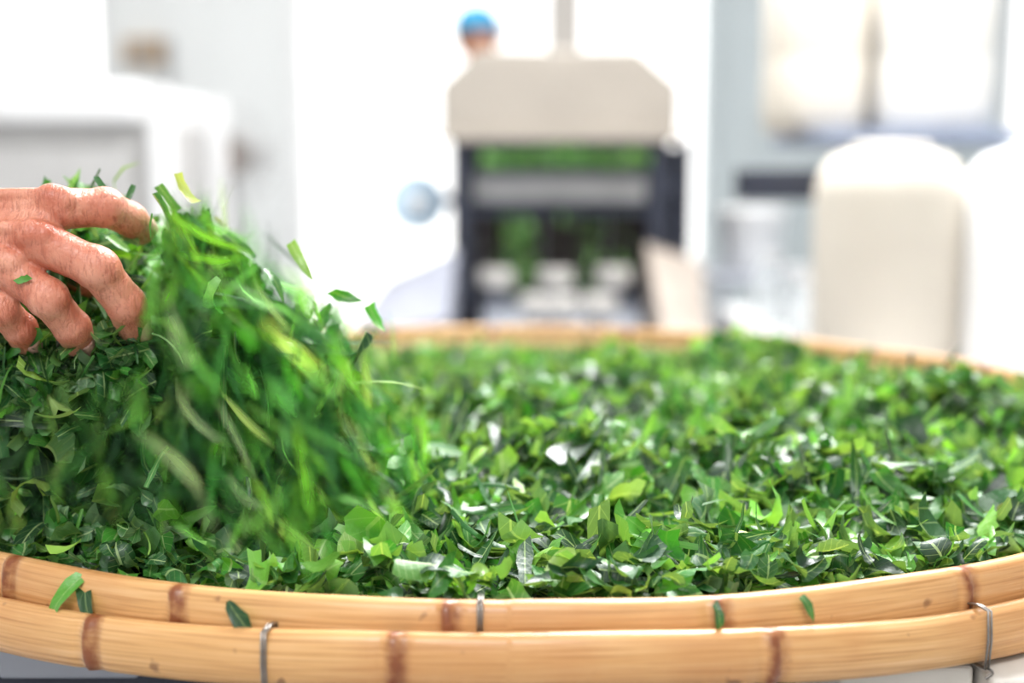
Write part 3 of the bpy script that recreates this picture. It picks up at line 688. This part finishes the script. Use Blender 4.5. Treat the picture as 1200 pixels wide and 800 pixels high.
drum('plastic_drum',.765,1.34,.62,.150,.440,M_beige)
drum('plastic_drum',1.050,1.24,.62,.165,.44,M_plast2)
drum('plastic_drum',1.42,1.30,.62,.165,.43,M_plast2)
def jar(cx,cy,z0,r_,h):
    p=empty('glass_jar')
    lathe('glass',[(r_*.9,0),(r_,.01),(r_,h*.7),(r_*.7,h*.85),(r_*.6,h)],(cx,cy,z0),M_glass,p,32); cyl('lid',(cx,cy,z0+h),(cx,cy,z0+h+.02),r_*.66,M_white,p)
jar(.685,2.1,.621,.05,.17); jar(.70,1.75,.621,.045,.14); jar(.80,2.3,.621,.06,.12)
bu=empty('white_bucket'); lathe('pail',[(.085,0),(.09,.005),(.11,.19),(.116,.195),(.116,.205),(.10,.206)],(.80,3.0,.692),M_plast2,bu,40); curve_tube('bail',[(.80+.115*math.cos(t_),3.0,.89+.02*math.sin(t_)) for t_ in np.linspace(0,math.pi,15)],.003,M_wire,bu)
tr=empty('steel_trolley')
box('top',(.64,2.75,.66),(1.0,3.3,.69),M_steel,tr,.005)
for i,(x_,y_) in enumerate([(.66,2.77),(.98,2.77),(.66,3.28),(.98,3.28)]): box('leg_%d'%i,(x_-.015,y_-.015,0),(x_+.015,y_+.015,.66),M_steel,tr)

# ------------------------------------------------------------ left side
cb=empty('drying_cabinet')
box('body',(-1.95,2.75,.10),(-1.12,3.5,1.17),M_greyb,cb,.01)
box('top_cover',(-2.0,2.68,1.17),(-1.14,3.55,1.29),M_white,cb,.02)
box('corner_post',(-1.12,2.70,.0),(-1.055,2.76,1.28),M_white,cb,.006)
box('corner_post_back',(-1.12,3.45,.0),(-1.055,3.51,1.28),M_white,cb,.006)
box('door_panel',(-1.9,2.73,.2),(-1.18,2.752,1.1),M_greyb,cb,.006); cyl('door_handle',(-1.24,2.71,.6),(-1.24,2.71,.8),.01,M_steel,cb)
for i,x_ in enumerate([-1.9,-1.2]): box('foot_%d'%i,(x_-.04,2.8,0),(x_+.04,3.4,.10),M_dark,cb)
sb=empty('wall_switch_box'); box('box',(-2.30,YB-.10,1.66),(-2.08,YB-.012,1.80),M_orange,sb,.01); box('cover',(-2.27,YB-.11,1.68),(-2.11,YB-.10,1.78),M_tan,sb,.004); cyl('conduit',(-2.05,YB-.03,1.0),(-2.05,YB-.03,1.8),.025,M_lt,sb)
fn=empty('pedestal_fan'); fx_,fy_,fz_=-1.33,4.75,1.09
cyl('hub',(fx_,fy_-.03,fz_),(fx_,fy_+.12,fz_),.105,M_fanhub,fn)
for i in range(5):
    r_=.09+.035*i; curve_tube('guard_ring_%d'%i,[(fx_+r_*math.cos(t_),fy_-.04+.02*(i/4),fz_+r_*math.sin(t_)) for t_ in np.linspace(0,2*math.pi,40)[:-1]],.004,M_lt,fn,True)
for i in range(24):
    t_=2*math.pi*i/24; curve_tube('guard_spoke_%d'%i,[(fx_+.06*math.cos(t_),fy_-.04,fz_+.06*math.sin(t_)),(fx_+.232*math.cos(t_),fy_-.015,fz_+.232*math.sin(t_))],.003,M_lt,fn)
for i in range(3):
    t0=2*math.pi*i/3
    vs=[(fx_+r_*math.cos(t0+o_),fy_+dy,fz_+r_*math.sin(t0+o_)) for r_,o_,dy in [(.06,-.2,.0),(.19,-.45,.02),(.20,.35,.05),(.06,.3,.03)]]
    o=mesh_obj('blade_%d'%i,vs,[(0,1,2,3)],M_lt,fn); o.modifiers.new('s','SOLIDIFY').thickness=.004
cyl('pole',(fx_,fy_+.08,.03),(fx_,fy_+.08,fz_),.025,M_lt,fn); cyl('base',(fx_,fy_+.08,0),(fx_,fy_+.08,.035),.20,M_greyb,fn)

# ------------------------------------------------------------ light
w=bpy.data.worlds.new('bright_overcast'); sc.world=w; w.use_nodes=True
bg=w.node_tree.nodes['Background']; bg.inputs[0].default_value=(1,.99,.97,1); bg.inputs[1].default_value=2.4
def area(name,loc,target,size,size_y,power,col=(1,1,1)):
    l=bpy.data.lights.new(name,'AREA'); l.shape='RECTANGLE'; l.size=size; l.size_y=size_y; l.energy=power; l.color=col
    o=bpy.data.objects.new(name,l); sc.collection.objects.link(o); o.location=loc
    o.rotation_euler=(Vector(target)-Vector(loc)).to_track_quat('-Z','Y').to_euler(); return o
area('added_area_light',(.7,1.4,3.1),(0,-.1,.8),1.5,1.0,235)  # unseen key light added above and behind for leaf sheen
area('added_area_light.001',(-1,3.6,3.3),(-1,3.6,0),2.5,2.5,95)  # unseen light added to brighten the back left of the room
area('added_area_light.002',(1.8,3.2,3.3),(1.8,3.2,0),2.2,2.2,65)  # unseen light added to brighten the back right of the room
area('added_area_light.003',(-.3,-2.2,3.1),(0,-.3,.8),1.0,.7,52)  # unseen fill light added above the camera side
sun=bpy.data.lights.new('sun','SUN'); sun.energy=3; sun.angle=.05; so=bpy.data.objects.new('sun',sun); sc.collection.objects.link(so); so.location=(5,12,9)
so.rotation_euler=(Vector((0,0,0))-Vector((2,5,9))).to_track_quat('-Z','Y').to_euler()

# ------------------------------------------------------------ camera
cd=bpy.data.cameras.new('camera'); cam=bpy.data.objects.new('camera',cd); sc.collection.objects.link(cam); sc.camera=cam
cam.location=(0,-1.234,1.0235); cam.rotation_euler=(math.radians(90-7.7),0,0)
cd.lens=44.4; cd.sensor_width=36; cd.clip_start=.02; cd.clip_end=100
cd.dof.use_dof=True; cd.dof.focus_distance=.74; cd.dof.aperture_fstop=2.4
